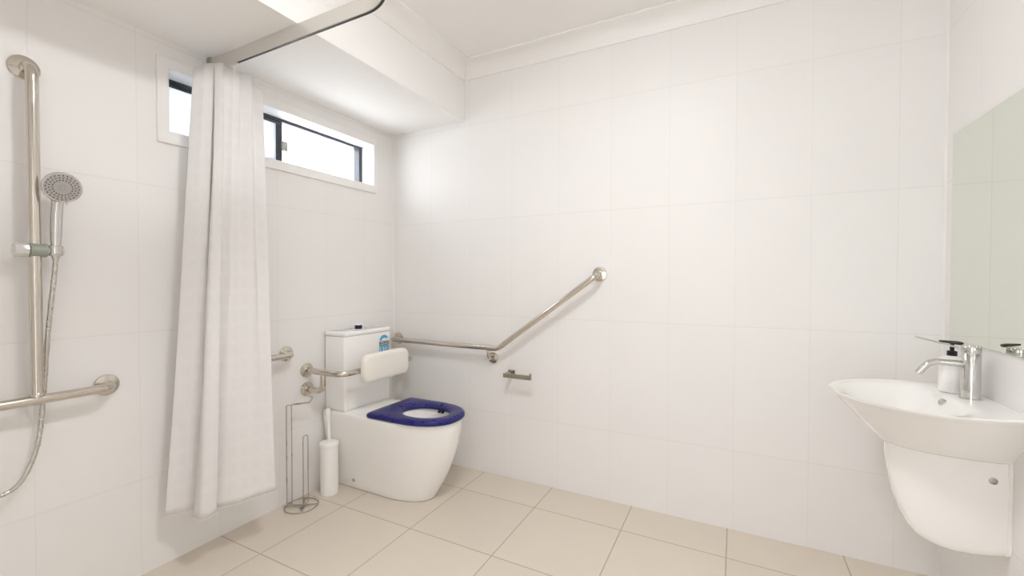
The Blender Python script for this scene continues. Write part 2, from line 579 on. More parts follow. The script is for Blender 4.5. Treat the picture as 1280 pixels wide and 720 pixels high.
for j in range(nv + 1):
    v = j / nv
    row = []
    for i in range(nu):
        u = i / (nu - 1)
        # top edge sags between the hooks and droops at the free ends
        k = u * 16.0
        droop = 0.060 * math.exp(-k * 0.8) + 0.030 * math.exp(-(16 - k) * 1.0)
        ztop = 2.132 - droop - 0.014 * (0.5 + 0.5 * math.cos(PI * k / 2))
        zbot = 0.233 + 0.004 * math.sin(u * 9)
        w = v ** 1.05
        p = Ts[i].lerp(Bs[i], w)
        rip = 0.004 * math.sin(k * 4.2 + v * 2.0) * (1 - v) + 0.003 * math.sin(k * 2.6 + 5 * v + 1.0) * v
        x = max(p.x + rip, XL + 0.018)
        row.append(bm.verts.new((x, p.y + rip * 0.8, ztop + (zbot - ztop) * v)))
    grid.append(row)
for j in range(nv):
    for i in range(nu - 1):
        f = bm.faces.new((grid[j][i], grid[j][i + 1], grid[j + 1][i + 1], grid[j + 1][i]))
        for l, (a, c) in zip(f.loops, ((i, j), (i + 1, j), (i + 1, j + 1), (i, j + 1))):
            l[uvl].uv = (ulen[a], c / nv * 1.93)
o = obj('curtain_cloth', bm, 'curtain', cur, angle=180)
md = o.modifiers.new('thick', 'SOLIDIFY'); md.thickness = 0.0014; md.offset = 0
# hem stitched along the bottom edge
hb = bmesh.new()
pts_low = []
for i in range(nu):
    u = i / (nu - 1)
    zbot = 0.233 + 0.004 * math.sin(u * 9)
    rip = 0.003 * math.sin(u * 16 * 2.6 + 6.0)
    pts_low.append(Vector((max(Bs[i].x + rip, XL + 0.018), Bs[i].y + rip * 0.8, zbot)))
obj('hem', add_tube(hb, pts_low, 0.0022, 6), 'curtain', cur)
# hooks that run in the track
for x, y in ((0.172, TY), (0.118, TY), (0.090, TY), (0.062, TY)):
    hk = bmesh.new()
    add_lathe(hk, (x, y, 2.100), (0, 0, 1), [(0, 0), (0.004, 0.001), (0.004, 0.026), (0.008, 0.028), (0.008, 0.034), (0.003, 0.036), (0.003, 0.041), (0, 0.041)], 12)
    obj('curtain_hook', hk, 'white', cur)

# ================================================================= SHOWER GRAB RAIL (upright + horizontal)
R = 0.016
PX, PY = 0.058, -1.772
rail = thing('shower_grab_rail', 'stainless steel T-shaped grab rail carrying the hand shower', 'grab rail', (XL, PY, 0.8))
obj('vertical_bar', tube(fillet([(XL + 0.008, PY - 0.004, 1.915), (PX, PY - 0.003, 1.915), (PX, PY - 0.003, 0.803)], 0.045, 10), R, 22), 'steel', rail)
obj('horizontal_bar', tube(fillet([(XL + 0.008, -1.572, 0.800), (PX, -1.572, 0.800), (PX, -2.50, 0.800), (XL + 0.008, -2.50, 0.800)], 0.045, 10), R, 22), 'steel', rail)
flange((XL, PY - 0.004, 1.915), (1, 0, 0), rail)
flange((XL, -1.572, 0.800), (1, 0, 0), rail)
flange((XL, -2.50, 0.800), (1, 0, 0), rail)
bm = lathe((PX, PY - 0.003, 0.812), (0, 0, 1), [(0.0162, 0), (0.0185, 0.002), (0.0175, 0.010), (0.0162, 0.012)], 24)
obj('weld_collar', bm, 'steel', rail)

# slider clamp on the upright
SZ = 1.300
sl = thing('shower_slider', 'grey and chrome sliding clamp gripping the upright shower bar', 'shower holder', (PX, PY, SZ))
cx = PX + 0.006
obj('clamp_body', lathe((cx, -1.790, SZ), (0, 1, 0), [(0, 0), (0.021, 0), (0.0235, 0.003), (0.0225, 0.020), (0.0235, 0.039), (0.021, 0.042), (0, 0.042)], 28), 'green', sl)
bm = bmesh.new()
kn = 40
rings = []
for h, r in ((0, 0.018), (0.003, 0.0225), (0.030, 0.0225), (0.034, 0.021), (0.034, 0.0001)):
    rg = [r + (0.0012 if i % 4 < 2 and 0 < h < 0.034 else 0) for i in range(kn)]
    rings.append([Vector((cx + rg[i] * math.cos(2 * PI * i / kn), -1.7905 - h, SZ + rg[i] * math.sin(2 * PI * i / kn))) for i in range(kn)])
loft(bm, rings)
obj('clamp_knob', bm, 'clear', sl)
HX, HY = cx + 0.006, -1.729
bm = lathe((cx, -1.7485, SZ), (0, 1, 0), [(0, 0), (0.0175, 0), (0.0185, 0.002), (0.0185, 0.034), (0.016, 0.039), (0, 0.040)], 28)
add_lathe(bm, (HX, HY, SZ - 0.016), (0.06, 0, 1), [(0.0135, 0), (0.0180, 0), (0.0195, 0.003), (0.0195, 0.028), (0.0180, 0.033), (0.0145, 0.033), (0.0135, 0.004), (0.0135, 0)], 28)
obj('cradle', bm, 'chrome', sl)

# hand shower with its hose
hs = thing('hand_shower', 'chrome hand shower with round grey spray face and metal hose', 'hand shower', (HX, HY, SZ))
hc = Vector((0.108, -1.722, 1.512))         # centre of the spray face
nrm = Vector((0.97, -0.06, -0.22)).normalized()
a, u, w = frame_of(nrm)
hp = smooth_path([(HX - 0.001, HY, SZ - 0.016), (HX + 0.001, HY + 0.001, SZ + 0.04), (HX + 0.003, HY + 0.002, SZ + 0.10), (HX + 0.006, HY + 0.004, SZ + 0.150), (hc.x - 0.026, hc.y - 0.002, hc.z - 0.030)], 6)
obj('handle', tube(hp, lambda t: 0.0125 + 0.0030 * sstep(0.1, 0.35, t) + 0.004 * sstep(0.8, 1.0, t), 24), 'chrome', hs)
RH = 0.050
head = obj('shower_head', lathe(hc, nrm, [(0.0, -0.034), (0.016, -0.033), (0.030, -0.026), (0.044, -0.014), (RH, -0.004), (RH + 0.001, 0.001), (RH - 0.002, 0.004), (0.045, 0.0042), (0, 0.0042)], 48), 'chrome', hs)
obj('spray_face', lathe(hc + nrm * 0.0044, nrm, [(0, 0), (0.0455, 0), (0.0455, 0.0012), (0.028, 0.0022), (0.0, 0.0028)], 48), 'face', head)
bm = bmesh.new()
for rr, cnt, off in ((0.0405, 24, 0.0), (0.0325, 22, 0.12), (0.0245, 20, 0.0), (0.0105, 9, 0.2), (0.005, 5, 0.0)):
    for k in range(cnt):
        an = 2 * PI * k / cnt + off
        c0 = hc + nrm * (0.0050 + (0.002 if rr < 0.03 else 0.001)) + (u * math.cos(an) + w * math.sin(an)) * rr
        s = 0.0021 if rr > 0.02 else 0.0010
        add_lathe(bm, c0, nrm, [(0, 0), (s, 0), (s * 0.75, 0.0014), (0, 0.0016)], 8)
obj('spray_nozzle', bm, 'hole', head)
dn = (u * 0 + Vector((0, 0.25, -1)))
dn = (dn - nrm * dn.dot(nrm)).normalized()
obj('spray_selector', tube([hc + dn * 0.047 + nrm * 0.004, hc + dn * 0.058 + nrm * 0.006], 0.003, 10), 'chrome', head)
hosepts = smooth_path([(HX - 0.002, HY, SZ - 0.014), (0.062, -1.729, 1.235), (0.050, -1.744, 1.035), (0.026, -1.752, 0.80), (0.032, -1.770, 0.640), (0.040, -1.812, 0.535), (0.044, -1.868, 0.510), (0.046, -1.930, 0.545), (0.040, -1.975, 0.66), (0.028, -2.0, 0.85), (0.024, -2.01, 1.0), (0.010, -2.01, 1.03)], 16)
obj('hose', tube(hosepts, lambda t: 0.0072 + 0.0004 * math.sin(t * 900), 12), 'hose', hs)
obj('hose_nut', lathe((HX - 0.0012, HY, SZ - 0.034), (0.05, 0, 1), [(0, 0), (0.007, 0), (0.0085, 0.003), (0.0115, 0.020), (0, 0.020)], 18), 'chrome', hs)
obj('wall_outlet', lathe((XL, -2.01, 1.03), (1, 0, 0), [(0, 0), (0.027, 0), (0.027, 0.006), (0.012, 0.010), (0.012, 0.03), (0, 0.03)], 24), 'chrome', hs)

# second rail, running behind the curtain
r2 = thing('wall_grab_rail', 'short stainless steel grab rail coming out from behind the shower curtain', 'grab rail', (XL, -0.82, 0.805))
obj('bar', tube(fillet([(XL + 0.008, -0.825, 0.808), (PX, -0.825, 0.808), (PX, -1.10, 0.808), (XL + 0.008, -1.10, 0.808)], 0.040, 10), R, 22), 'steel', r2)
flange((XL, -0.825, 0.808), (1, 0, 0), r2)
flange((XL, -1.10, 0.808), (1, 0, 0), r2)

# ================================================================= TOILET
TC = -0.412
toi = thing('toilet', 'white back-to-wall toilet with navy blue seat and square cistern', 'toilet', (0.0, TC, 0.0))
NP = 24


def pan_outline(hw, xs, xf, z, e=2.25, x0=0.002):
    pts = []
    for k in range(8):
        pts.append((x0 + (xs - x0) * k / 8, TC - hw, z))
    for k in range(NP + 1):
        t = -PI / 2 + PI * k / NP
        c, s = math.cos(t), math.sin(t)
        pts.append((xs + (xf - xs) * abs(c) ** (2 / e), TC + hw * math.copysign(abs(s) ** (2 / e), s), z))
    for k in range(8):
        pts.append((xs - (xs - x0) * (k + 1) / 8, TC + hw, z))
    return pts


prof = [(0.003, .122, .655), (0.012, .126, .660), (0.05, .131, .684), (0.10, .138, .714), (0.17, .149, .748), (0.25, .163, .779), (0.33, .176, .801), (0.39, .184, .811), (0.425, .187, .814), (0.440, .1865, .813), (0.448, .183, .808), (0.450, .178, .800)]
rings = [pan_outline(hw, 0.40 + 0.05 * (z / .45), xf, z) for z, hw, xf in prof]
# over the rim and down into the bowl
hc0 = Vector((0.605, TC, 0))


def bowl_ring(sx, sy, z, dx=0.0):
    ref = rings[11]
    out_ = []
    for p in ref:
        an = math.atan2((p[1] - TC) / 0.19, (p[0] - 0.55) / 0.26)
        out_.append((hc0.x + dx + sx * math.cos(an), TC + sy * math.sin(an), z))
    return out_


rings2 = rings + [bowl_ring(.158, .128, .450), bowl_ring(.154, .124, .444), bowl_ring(.151, .122, .425), bowl_ring(.135, .112, .40), bowl_ring(.115, .095, .34, -.01), bowl_ring(.085, .07, .27, -.03), bowl_ring(.05, .045, .21, -.045), bowl_ring(.02, .02, .19, -.05)]
bm = bmesh.new()
loft(bm, rings2)
pan = obj('pan', bm, 'ceramic', toi, angle=60)
obj('water', lathe((0.57, TC, 0.268), (0, 0, 1), [(0, 0), (0.074, 0), (0.074, 0.002), (0, 0.002)], 28, sx=0.85, sy=1.0), 'water', pan)
obj('bolt_cap', lathe((0.185, TC - 0.1312, 0.052), (0, -1, 0), [(0, 0), (0.011, 0), (0.009, 0.003), (0, 0.003)], 18), 'wire', pan)
# grey sealant line under the pan
bm = bmesh.new()
loft(bm, [pan_outline(.1235, 0.40, .657, 0.0005, x0=0.01), pan_outline(.1235, 0.40, .657, 0.0028, x0=0.01)])
obj('floor_seal', bm, 'face', pan)

# seat: D-shaped ring
def seat_outer(hw, xb, xs, xf, z, rc, e=2.35):
    pts = []
    n1 = 6
    for k in range(n1 + 1):                       # back corner, near side
        t = PI + PI / 2 * k / n1
        pts.append((xb + rc + rc * math.cos(t), TC - hw + rc + rc * math.sin(t), z))
    for k in range(1, 7):
        pts.append((xb + rc + (xs - xb - rc) * k / 7, TC - hw, z))
    for k in range(33):
        t = -PI / 2 + PI * k / 32
        c, s = math.cos(t), math.sin(t)
        pts.append((xs + (xf - xs) * abs(c) ** (2 / e), TC + hw * math.copysign(abs(s) ** (2 / e), s), z))
    for k in range(1, 7):
        pts.append((xs - (xs - xb - rc) * k / 7, TC + hw, z))
    for k in range(n1 + 1):
        t = PI / 2 + PI / 2 * k / n1
        pts.append((xb + rc + rc * math.cos(t), TC + hw - rc + rc * math.sin(t), z))
    for k in range(1, 10):
        pts.append((xb, TC + (hw - rc) * (1 - 2 * k / 10), z))
    return pts


so = seat_outer(.189, .330, .55, .822, 0, .03)
si = []
for x, y, z in so:
    an = math.atan2((y - TC) / .19, (x - .575) / .24)
    si.append((0.602 + .140 * math.cos(an), TC + .106 * math.sin(an), 0))


def seat_ring(s, z):
    return [(a[0] + (c[0] - a[0]) * s, a[1] + (c[1] - a[1]) * s, z) for a, c in zip(so, si)]


sp = [(0.03, .451), (0.0, .455), (-0.01, .462), (0.0, .469), (0.05, .4755), (0.18, .4795), (0.40, .4805), (0.65, .479), (0.85, .475), (0.95, .470), (1.0, .463), (0.98, .455), (0.93, .451)]
bm = bmesh.new()
rr_ = [seat_ring(*q) for q in sp]
loft(bm, rr_ + [rr_[0]], False, False)
bmesh.ops.remove_doubles(bm, verts=bm.verts, dist=1e-6)
seat = obj('seat', bm, 'blue', toi, angle=60)
for dx in (0.0, 0.024):
    obj('seat_buffer', box(0.610 + dx, 0.620 + dx, TC + 0.096, TC + 0.116, 0.4385, 0.4525), 'black', seat, flat=True, bevel=0.002)
for s in (-1, 1):
    hg = bmesh.new()
    add_tube(hg, [(0.335, TC + s * 0.075 - 0.02, 0.463), (0.335, TC + s * 0.075 + 0.02, 0.463)], 0.0105, 14)
    obj('seat_hinge', hg, 'blue', seat)

# cistern
CY0, CY1, CX1 = -0.588, -0.222, 0.168
CC = (CY0 + CY1) / 2


def rbox_z(bm, x0, x1, y0, y1, levels, r):
    """Upright rounded box; levels = (z, inset)."""
    rings_ = []
    for z, ins in levels:
        o2 = rrect(x1 - x0 - 2 * ins, y1 - y0 - 2 * ins, max(r - ins, 0.002), 6)
        rings_.append([((x0 + x1) / 2 + a, (y0 + y1) / 2 + c, z) for a, c in o2])
    loft(bm, rings_)
    return bm


cis = obj('cistern', rbox_z(bmesh.new(), 0.0005, CX1, CY0, CY1, [(.4505, .006), (.458, .001), (.47, 0), (.872, 0), (.8785, .002)], 0.016), 'ceramic', toi, angle=50)
lid = obj('cistern_lid', rbox_z(bmesh.new(), 0.0005, CX1 + 0.003, CY0 - 0.003, CY1 + 0.003, [(.8800, .004), (.8835, 0), (.898, 0), (.904, .004), (.9055, .010)], 0.016), 'ceramic', toi, angle=50)
obj('cistern_gap', rbox_z(bmesh.new(), 0.0005, CX1 - 0.006, CY0 + 0.006, CY1 - 0.006, [(.878, 0), (.881, 0)], 0.012), 'hole', cis)  # dark slab standing in for the shade between cistern and lid
BP = (0.095, -0.418, 0.9055)
fb = obj('flush_button', lathe(BP, (0, 0, 1), [(0, 0), (0.0215, 0), (0.0215, 0.026), (0.0205, 0.029), (0, 0.030)], 28), 'navy', lid)
obj('button_rim', lathe((BP[0], BP[1], BP[2] + 0.0265), (0, 0, 1), [(0.0, 0), (0.0265, 0), (0.0270, 0.0015), (0.0255, 0.0045), (0, 0.0045)], 28), 'white', fb)
obj('button_collar', lathe(BP, (0, 0, 1), [(0.0220, -0.001), (0.0285, -0.001), (0.0275, 0.003), (0.0225, 0.004)], 28), 'chrome', fb)

# water-rating sticker on the front of the cistern
LX = CX1
ly0, ly1, lz0, lz1 = -0.3245, -0.236, 0.745, 0.866
lw, lh = ly1 - ly0, lz1 - lz0
lyc = (ly0 + ly1) / 2


def flat_patch(pts2, x0, x1):
    bm = bmesh.new()
    loft(bm, [[(x0, a, c) for a, c in pts2], [(x1, a, c) for a, c in pts2]])
    return bm


arch = [(ly0, lz0), (ly1, lz0), (ly1, lz0 + 0.078)]
for k in range(1, 16):
    t = PI * k / 16
    arch.append((lyc + lw / 2 * math.cos(t), lz0 + 0.078 + (lh - 0.078) * math.sin(t)))
arch.append((ly0, lz0 + 0.078))
lab = obj('rating_label', flat_patch(arch, LX - 0.0005, LX + 0.0008), 'lblwhite', cis, flat=True)
bm = flat_patch([(ly0 + 0.004, lz0 + 0.003), (ly1 - 0.004, lz0 + 0.003), (ly1 - 0.004, lz0 + 0.048), (ly0 + 0.004, lz0 + 0.048)], LX, LX + 0.0012)
obj('label_field', bm, 'lblblue', lab, flat=True)
bm = flat_patch([(ly0 + 0.004, lz0 + 0.050), (ly1 - 0.004, lz0 + 0.050), (ly1 - 0.004, lz0 + 0.076), (ly0 + 0.004, lz0 + 0.076)], LX, LX + 0.0012)
obj('label_band', bm, 'lbldark', lab, flat=True)
seg = []
for k in range(15):
    t = PI * (0.16 + 0.80 * k / 14)
    seg.append((lyc + (lw / 2 - 0.005) * math.cos(t), lz0 + 0.078 + (lh - 0.084) * math.sin(t)))
for k in range(15):
    t = PI * (0.96 - 0.72 * k / 14)
    seg.append((lyc + (lw / 2 - 0.024) * math.cos(t), lz0 + 0.079 + (lh - 0.104) * math.sin(t)))
obj('label_arc', flat_patch(seg, LX, LX + 0.0012), 'lblblue', lab, flat=True)
bm = bmesh.new()
x0, x1 = LX + 0.0008, LX + 0.0017
for (a, c, d, e) in ((0.012, 0.046, 0.066, 0.070), (0.052, 0.078, 0.066, 0.070), (0.012, 0.078, 0.056, 0.0595),
                     (0.012, 0.017, 0.012, 0.040), (0.034, 0.041, 0.012, 0.040), (0.046, 0.074, 0.032, 0.036), (0.046, 0.074, 0.022, 0.026), (0.046, 0.066, 0.012, 0.016)):
    add_box(bm, x0, x1, ly0 + a, ly0 + c, lz0 + d, lz0 + e)
obj('label_print', bm, 'lblwhite', lab, flat=True)

# ================================================================= BACKREST ON ITS RAIL
br = thing('toilet_back_support', 'cream padded backrest on a bent stainless steel bar before the cistern', 'backrest', (XL, TC, 0.697))
UZ, UH = 0.697, 0.288
RB = 0.0165
obj('support_bar', tube(fillet([(XL + 0.008, TC - UH, UZ), (0.272, TC - UH, UZ), (0.272, TC + UH, UZ), (XL + 0.008, TC + UH, UZ)], 0.06, 12), RB, 22), 'steel', br)
for s in (-1, 1):
    flange((XL, TC + s * UH, UZ), (1, 0, 0), br)
    flange((XL, TC + s * UH, UZ - 0.106), (1, 0, 0), br)
    obj('brace', tube(fillet([(XL + 0.008, TC + s * UH, UZ - 0.106), (0.125, TC + s * UH, UZ - 0.106), (0.125, TC + s * UH, UZ - 0.002)], 0.045, 10), RB * 0.95, 20), 'steel', br)
bm = bmesh.new()
rings = []
pw, ph, pr_ = 0.362, 0.158, 0.045
for x, ins in ((0.289, 0.012), (0.291, 0.004), (0.296, 0.0), (0.316, 0.0), (0.324, 0.003), (0.329, 0.010), (0.331, 0.022)):
    o2 = rrect(pw - 2 * ins, ph - 2 * ins, pr_ - ins * 0.8, 8)
    rings.append([(x, TC + a, 0.709 + c) for a, c in o2])
loft(bm, rings)
pad = obj('pad', bm, 'pad', br, angle=60)
for s in (-1, 1):
    bm = bmesh.new()
    add_lathe(bm, (0.283, TC + s * 0.09, UZ), (0, 1, 0), [(0.0168, -0.02), (0.020, -0.02), (0.020, 0.02), (0.0168, 0.02)], 20)
    obj('pad_clip', bm, 'steel', pad)

# ================================================================= ANGLED RAIL ON THE BACK WALL
ar = thing('angled_grab_rail', 'bent stainless steel grab rail running level then rising beside the toilet', 'grab rail', (0.84, YB, 0.795))
RY = -0.068
obj('bar', tube(fillet([(0.037, YB - 0.008, 0.799), (0.037, RY, 0.799), (0.866, RY, 0.793), (1.468, RY, 1.228), (1.468, YB - 0.008, 1.236)], [0.028, 0.06, 0.04], 10), R, 22), 'steel', ar)
flange((0.040, YB, 0.799), (0, -1, 0), ar)
flange((1.468, YB, 1.236), (0, -1, 0), ar)
obj('standoff', tube(fillet([(0.800, RY, 0.792), (0.800, RY, 0.724), (0.800, YB - 0.006, 0.724)], 0.04, 10), 0.0095, 16), 'steel', ar)
o = obj('flange', lathe((0.800, YB, 0.724), (0, -1, 0), [(r * 0.88, h) for r, h in FLANGE], 32), 'steel', ar)

# toilet paper holder
ph_ = thing('paper_holder', 'small empty square-edged steel toilet paper bar on the back wall', 'toilet paper holder', (0.93, YB, 0.64))
hx0, hx1, hy = 0.914, 1.092, -0.072
obj('mount_plate', box(0.905, 0.950, YB - 0.008, YB, 0.618, 0.660), 'steel_refl', ph_, flat=True, bevel=0.002)
bm = bmesh.new()
add_box(bm, hx0, hx0 + 0.024, hy, YB - 0.006, 0.630, 0.655)
obj('arm', bm, 'steel_refl', ph_, flat=True, bevel=0.002)
bm = bmesh.new()
add_box(bm, hx0, hx1, hy - 0.016, hy, 0.630, 0.655)
obj('bar', bm, 'steel_refl', ph_, flat=True, bevel=0.002)
obj('end_stop', box(hx1 - 0.008, hx1, hy - 0.014, hy - 0.002, 0.654, 0.667), 'steel_refl', ph_, flat=True, bevel=0.001)

# ================================================================= BRUSH AND PAPER STAND
BXc, BYc = 0.100, -0.640
bh = obj('brush_canister', lathe((BXc, BYc, 0.0), (0, 0, 1), [(0, 0), (0.044, 0), (0.047, 0.003), (0.047, 0.012), (0.0475, 0.262), (0.0475, 0.270), (0.044, 0.270), (0.044, 0.012), (0, 0.012)], 40), 'white')
bh['label'] = 'tall white plastic canister holding the toilet brush beside the toilet pan'
bh['category'] = 'brush holder'
tb = thing('toilet_brush', 'white toilet brush standing in its canister with only lid and handle showing', 'toilet brush', (BXc, BYc, 0.016))
obj('lid', lathe((BXc, BYc, 0.2705), (0, 0, 1), [(0, 0), (0.050, 0), (0.051, 0.003), (0.051, 0.016), (0.049, 0.020), (0.030, 0.025), (0.012, 0.028), (0, 0.028)], 40), 'white', tb)
obj('handle', lathe((BXc, BYc, 0.295), (-0.03, -0.02, 1), [(0, 0), (0.0085, 0), (0.0085, 0.02), (0.0095, 0.10), (0.0125, 0.165), (0.0125, 0.180), (0.009, 0.186), (0, 0.187)], 20), 'white', tb)
obj('bristle_head', lathe((BXc, BYc, 0.016), (0, 0, 1), [(0, 0), (0.028, 0.006), (0.036, 0.03), (0.034, 0.07), (0.012, 0.085), (0.007, 0.09), (0.007, 0.256), (0, 0.256)], 24), 'white', tb)

ps = thing('paper_stand', 'thin grey wire stand for spare toilet rolls on a ring base', 'toilet paper stand', (0.085, -0.808, 0.0))
wr = 0.0030
RX, RYc, RR = 0.085, -0.808, 0.082
obj('base_ring', tube([(RX + RR * math.cos(2 * PI * k / 48), RYc + RR * math.sin(2 * PI * k / 48), wr) for k in range(48)], wr, 10, closed=True), 'wire', ps)
# tall twin rods, the roll arm at their head, the foot across the ring
A, Bq = (0.052, -0.868), (0.052, -0.838)
zt = 0.548
arm = fillet([(A[0] + 0.075, A[1] + 0.045, 0.012), (A[0], A[1], 0.012), (A[0], A[1], zt), (A[0] + 0.03, A[1] + 0.115, zt - 0.010), (A[0] + 0.038, A[1] + 0.128, zt + 0.012)], [0.01, 0.008, 0.008], 6)
obj('tall_rod', tube(arm, wr, 10), 'wire', ps)
arm = fillet([(Bq[0] + 0.075, Bq[1] + 0.045, 0.012), (Bq[0], Bq[1], 0.012), (Bq[0], Bq[1], zt), (Bq[0] + 0.022, Bq[1] + 0.095, zt - 0.010), (Bq[0] + 0.030, Bq[1] + 0.108, zt + 0.014), (Bq[0] + 0.022, Bq[1] + 0.092, zt + 0.022)], [0.01, 0.008, 0.008, 0.006], 6)
obj('tall_rod', tube(arm, wr, 10), 'wire', ps)
Cq, Dq = (0.088, -0.798), (0.088, -0.768)
loop = fillet([(Cq[0] + 0.035, Cq[1] - 0.045, 0.012), (Cq[0], Cq[1], 0.012), (Cq[0], Cq[1], 0.372), (Dq[0], Dq[1], 0.372), (Dq[0], Dq[1], 0.012), (Dq[0] + 0.03, Dq[1] - 0.05, 0.012)], [0.010, 0.014, 0.014, 0.010], 6)
obj('roll_loop', tube(loop, wr, 10), 'wire', ps)
bm = tube([(RX - 0.062, RYc - 0.052, wr * 2.6), (RX + 0.066, RYc + 0.046, wr * 2.6)], wr, 10)
add_tube(bm, [(RX + 0.066, RYc - 0.046, wr * 2.6), (RX - 0.05, RYc + 0.062, wr * 2.6)], wr, 10)
obj('base_bar', bm, 'wire', ps)

# ================================================================= WASH BASIN
BYC = -0.410
wb = thing('wash_basin', 'white pointed oval wall basin with matching ceramic shroud below', 'wash basin', (XR, BYC, 0.82))
NB = 64


def basin_outline(t, z, back=0.0005):
    """Rounded bowl in plan, cut off straight by the wall; t = 0 at the foot, 1 at the rim."""
    off, a, b = 0.090 + 0.074 * t, 0.200 + 0.072 * t, 0.105 + 0.161 * t
    f0 = math.acos((off - back) / a)
    pts = []
    for k in range(NB + 1):
        f = f0 + (2 * PI - 2 * f0) * k / NB
        pts.append((XR - off + a * math.cos(f), BYC + b * math.sin(f), z))
    return pts


RIM = 0.815
rings = []
for h in (-0.166, -0.160, -0.150, -0.130, -0.105, -0.080, -0.055, -0.030, -0.012, -0.003, 0.0):
    t = max(0.0, (h + 0.160) / 0.160)
    tt = t ** 0.92
    if h < -0.160:
        tt = -0.04
    if h >= -0.003:
        tt = 1.0
    rings.append(basin_outline(tt, RIM + h))
# over the lip and down into the bowl
top = basin_outline(1.0, RIM)
cen = Vector((XR - 0.238, BYC, 0))


def inner_ring(s):
    out_ = []
    for q in top:
        x = q[0] + (cen.x - q[0]) * s
        y = q[1] + (cen.y - q[1]) * s
        bowl = sstep(0.045, 0.75, s)
        deck = sstep(0.098, 0.215, XR - x)
        z = RIM + 0.003 * sstep(0.0, 0.02, s) * (1 - deck) - 0.115 * bowl * deck - 0.004 * sstep(0.02, 0.05, s) * deck
        out_.append((x, y, z))
    return out_


rings += [inner_ring(s) for s in (0.008, 0.02, 0.04, 0.06, 0.09, 0.12, 0.16, 0.20, 0.25, 0.30, 0.36, 0.42, 0.50, 0.58, 0.66, 0.76, 0.87, 0.97)]
bm = bmesh.new()
loft(bm, rings)
bowl = obj('bowl', bm, 'ceramic', wb, angle=60)
obj('drain', lathe((cen.x, cen.y, RIM - 0.1215), (0, 0, 1), [(0, 0), (0.030, 0), (0.030, 0.004), (0.024, 0.007), (0, 0.008)], 28), 'chrome', bowl)
oz = None
ov = Vector((XR - 0.133, BYC - 0.004, 0.8010))
onr = Vector((-0.90, -0.20, 0.38)).normalized()
bm = lathe(ov, onr, [(0.0075, -0.004), (0.012, -0.004), (0.012, 0.003), (0.0095, 0.0045), (0.0075, 0.003)], 24)
obj('overflow_ring', bm, 'chrome', bowl)
obj('overflow_hole', lathe(ov, onr, [(0, -0.003), (0.0078, -0.003), (0.0078, 0.0015), (0, 0.0015)], 20), 'hole', bowl)  # solid dark disc, the shade inside the overflow put into its colour

# shroud under the bowl, lofted out from the wall
SH = [(0.0006, .098, .362), (0.009, .098, .360), (0.010, .094, .360), (0.040, .094, .352), (0.080, .092, .345), (0.120, .091, .343), (0.155, .084, .346), (0.185, .075, .354), (0.208, .066, .368), (0.226, .056, .392), (0.242, .046, .430), (0.256, .035, .480), (0.266, .025, .530), (0.274, .014, .580), (0.279, .006, .620)]
rings = []
for d, hw, zb in SH:
    zt_ = 0.668
    ring = []
    rc = min(0.03, hw * 0.8)
    ring.append((XR - d, BYC - hw, zt_))
    for k in range(9):
        t = PI + PI / 2 * k / 8
        ring.append((XR - d, BYC - hw + rc + rc * math.cos(t), zb + rc + rc * math.sin(t)))
    for k in range(9):
        t = 1.5 * PI + PI / 2 * k / 8
        ring.append((XR - d, BYC + hw - rc + rc * math.cos(t), zb + rc + rc * math.sin(t)))
    ring.append((XR - d, BYC + hw, zt_))
    rings.append(ring)
bm = bmesh.new()
loft(bm, rings)
shr = obj('shroud', bm, 'ceramic', wb, angle=60)
shr['label'] = 'white ceramic cover with a small chrome screw cap'
obj('screw_cap', lathe((XR - 0.042, BYC - 0.0938, 0.594), (0, -1, 0), [(0, -0.002), (0.0105, -0.002), (0.010, 0.002), (0.007, 0.003), (0.006, 0.001), (0, 0.001)], 20), 'wire', shr)

# mixer tap
TX, TYt, TZ = XR - 0.060, -0.402, RIM + 0.0032
tap = thing('mixer_tap', 'chrome basin mixer tap with long thin lever standing on the basin', 'tap', (TX, TYt, TZ))
obj('base', lathe((TX, TYt, TZ), (0, 0, 1), [(0, 0), (0.0275, 0), (0.0275, 0.003), (0.025, 0.005), (0, 0.005)], 36), 'chrome', tap)
obj('body', lathe((TX, TYt, TZ + 0.004), (0, 0, 1), [(0, 0), (0.0235, 0), (0.0235, 0.143), (0.0225, 0.1445), (0.0225, 0.1465), (0, 0.1465)], 40), 'chrome', tap)
cap = obj('lever_cap', lathe((TX, TYt, TZ + 0.150), (0, 0, 1), [(0, 0), (0.0235, 0), (0.024, 0.002), (0.024, 0.020), (0.022, 0.0235), (0, 0.0245)], 40), 'chrome', tap)
sp_ = fillet([(TX - 0.018, TYt, TZ + 0.112), (TX - 0.100, TYt, TZ + 0.115), (TX - 0.131, TYt, TZ + 0.072)], 0.045, 12)
spt = obj('spout', tube(sp_, 0.0105, 22), 'chrome', tap)
obj('aerator', lathe(sp_[-1], (sp_[-1] - sp_[-2]), [(0, -0.004), (0.0085, -0.004), (0.0085, 0.0015), (0, 0.0015)], 18), 'alu', spt)
bm = bmesh.new()
rings = []
for f in [k / 10 for k in range(11)]:
    p = Vector((TX - 0.012, TYt, TZ + 0.160)).lerp(Vector((TX - 0.140, TYt - 0.003, TZ + 0.194)), f)
    w_, h_ = 0.0065 - 0.0025 * f, 0.0036 - 0.0010 * f
    rings.append([(p.x, p.y + w_ * math.cos(2 * PI * i / 14), p.z + h_ * math.sin(2 * PI * i / 14)) for i in range(14)])
loft(bm, rings)
obj('lever', bm, 'chrome', tap)

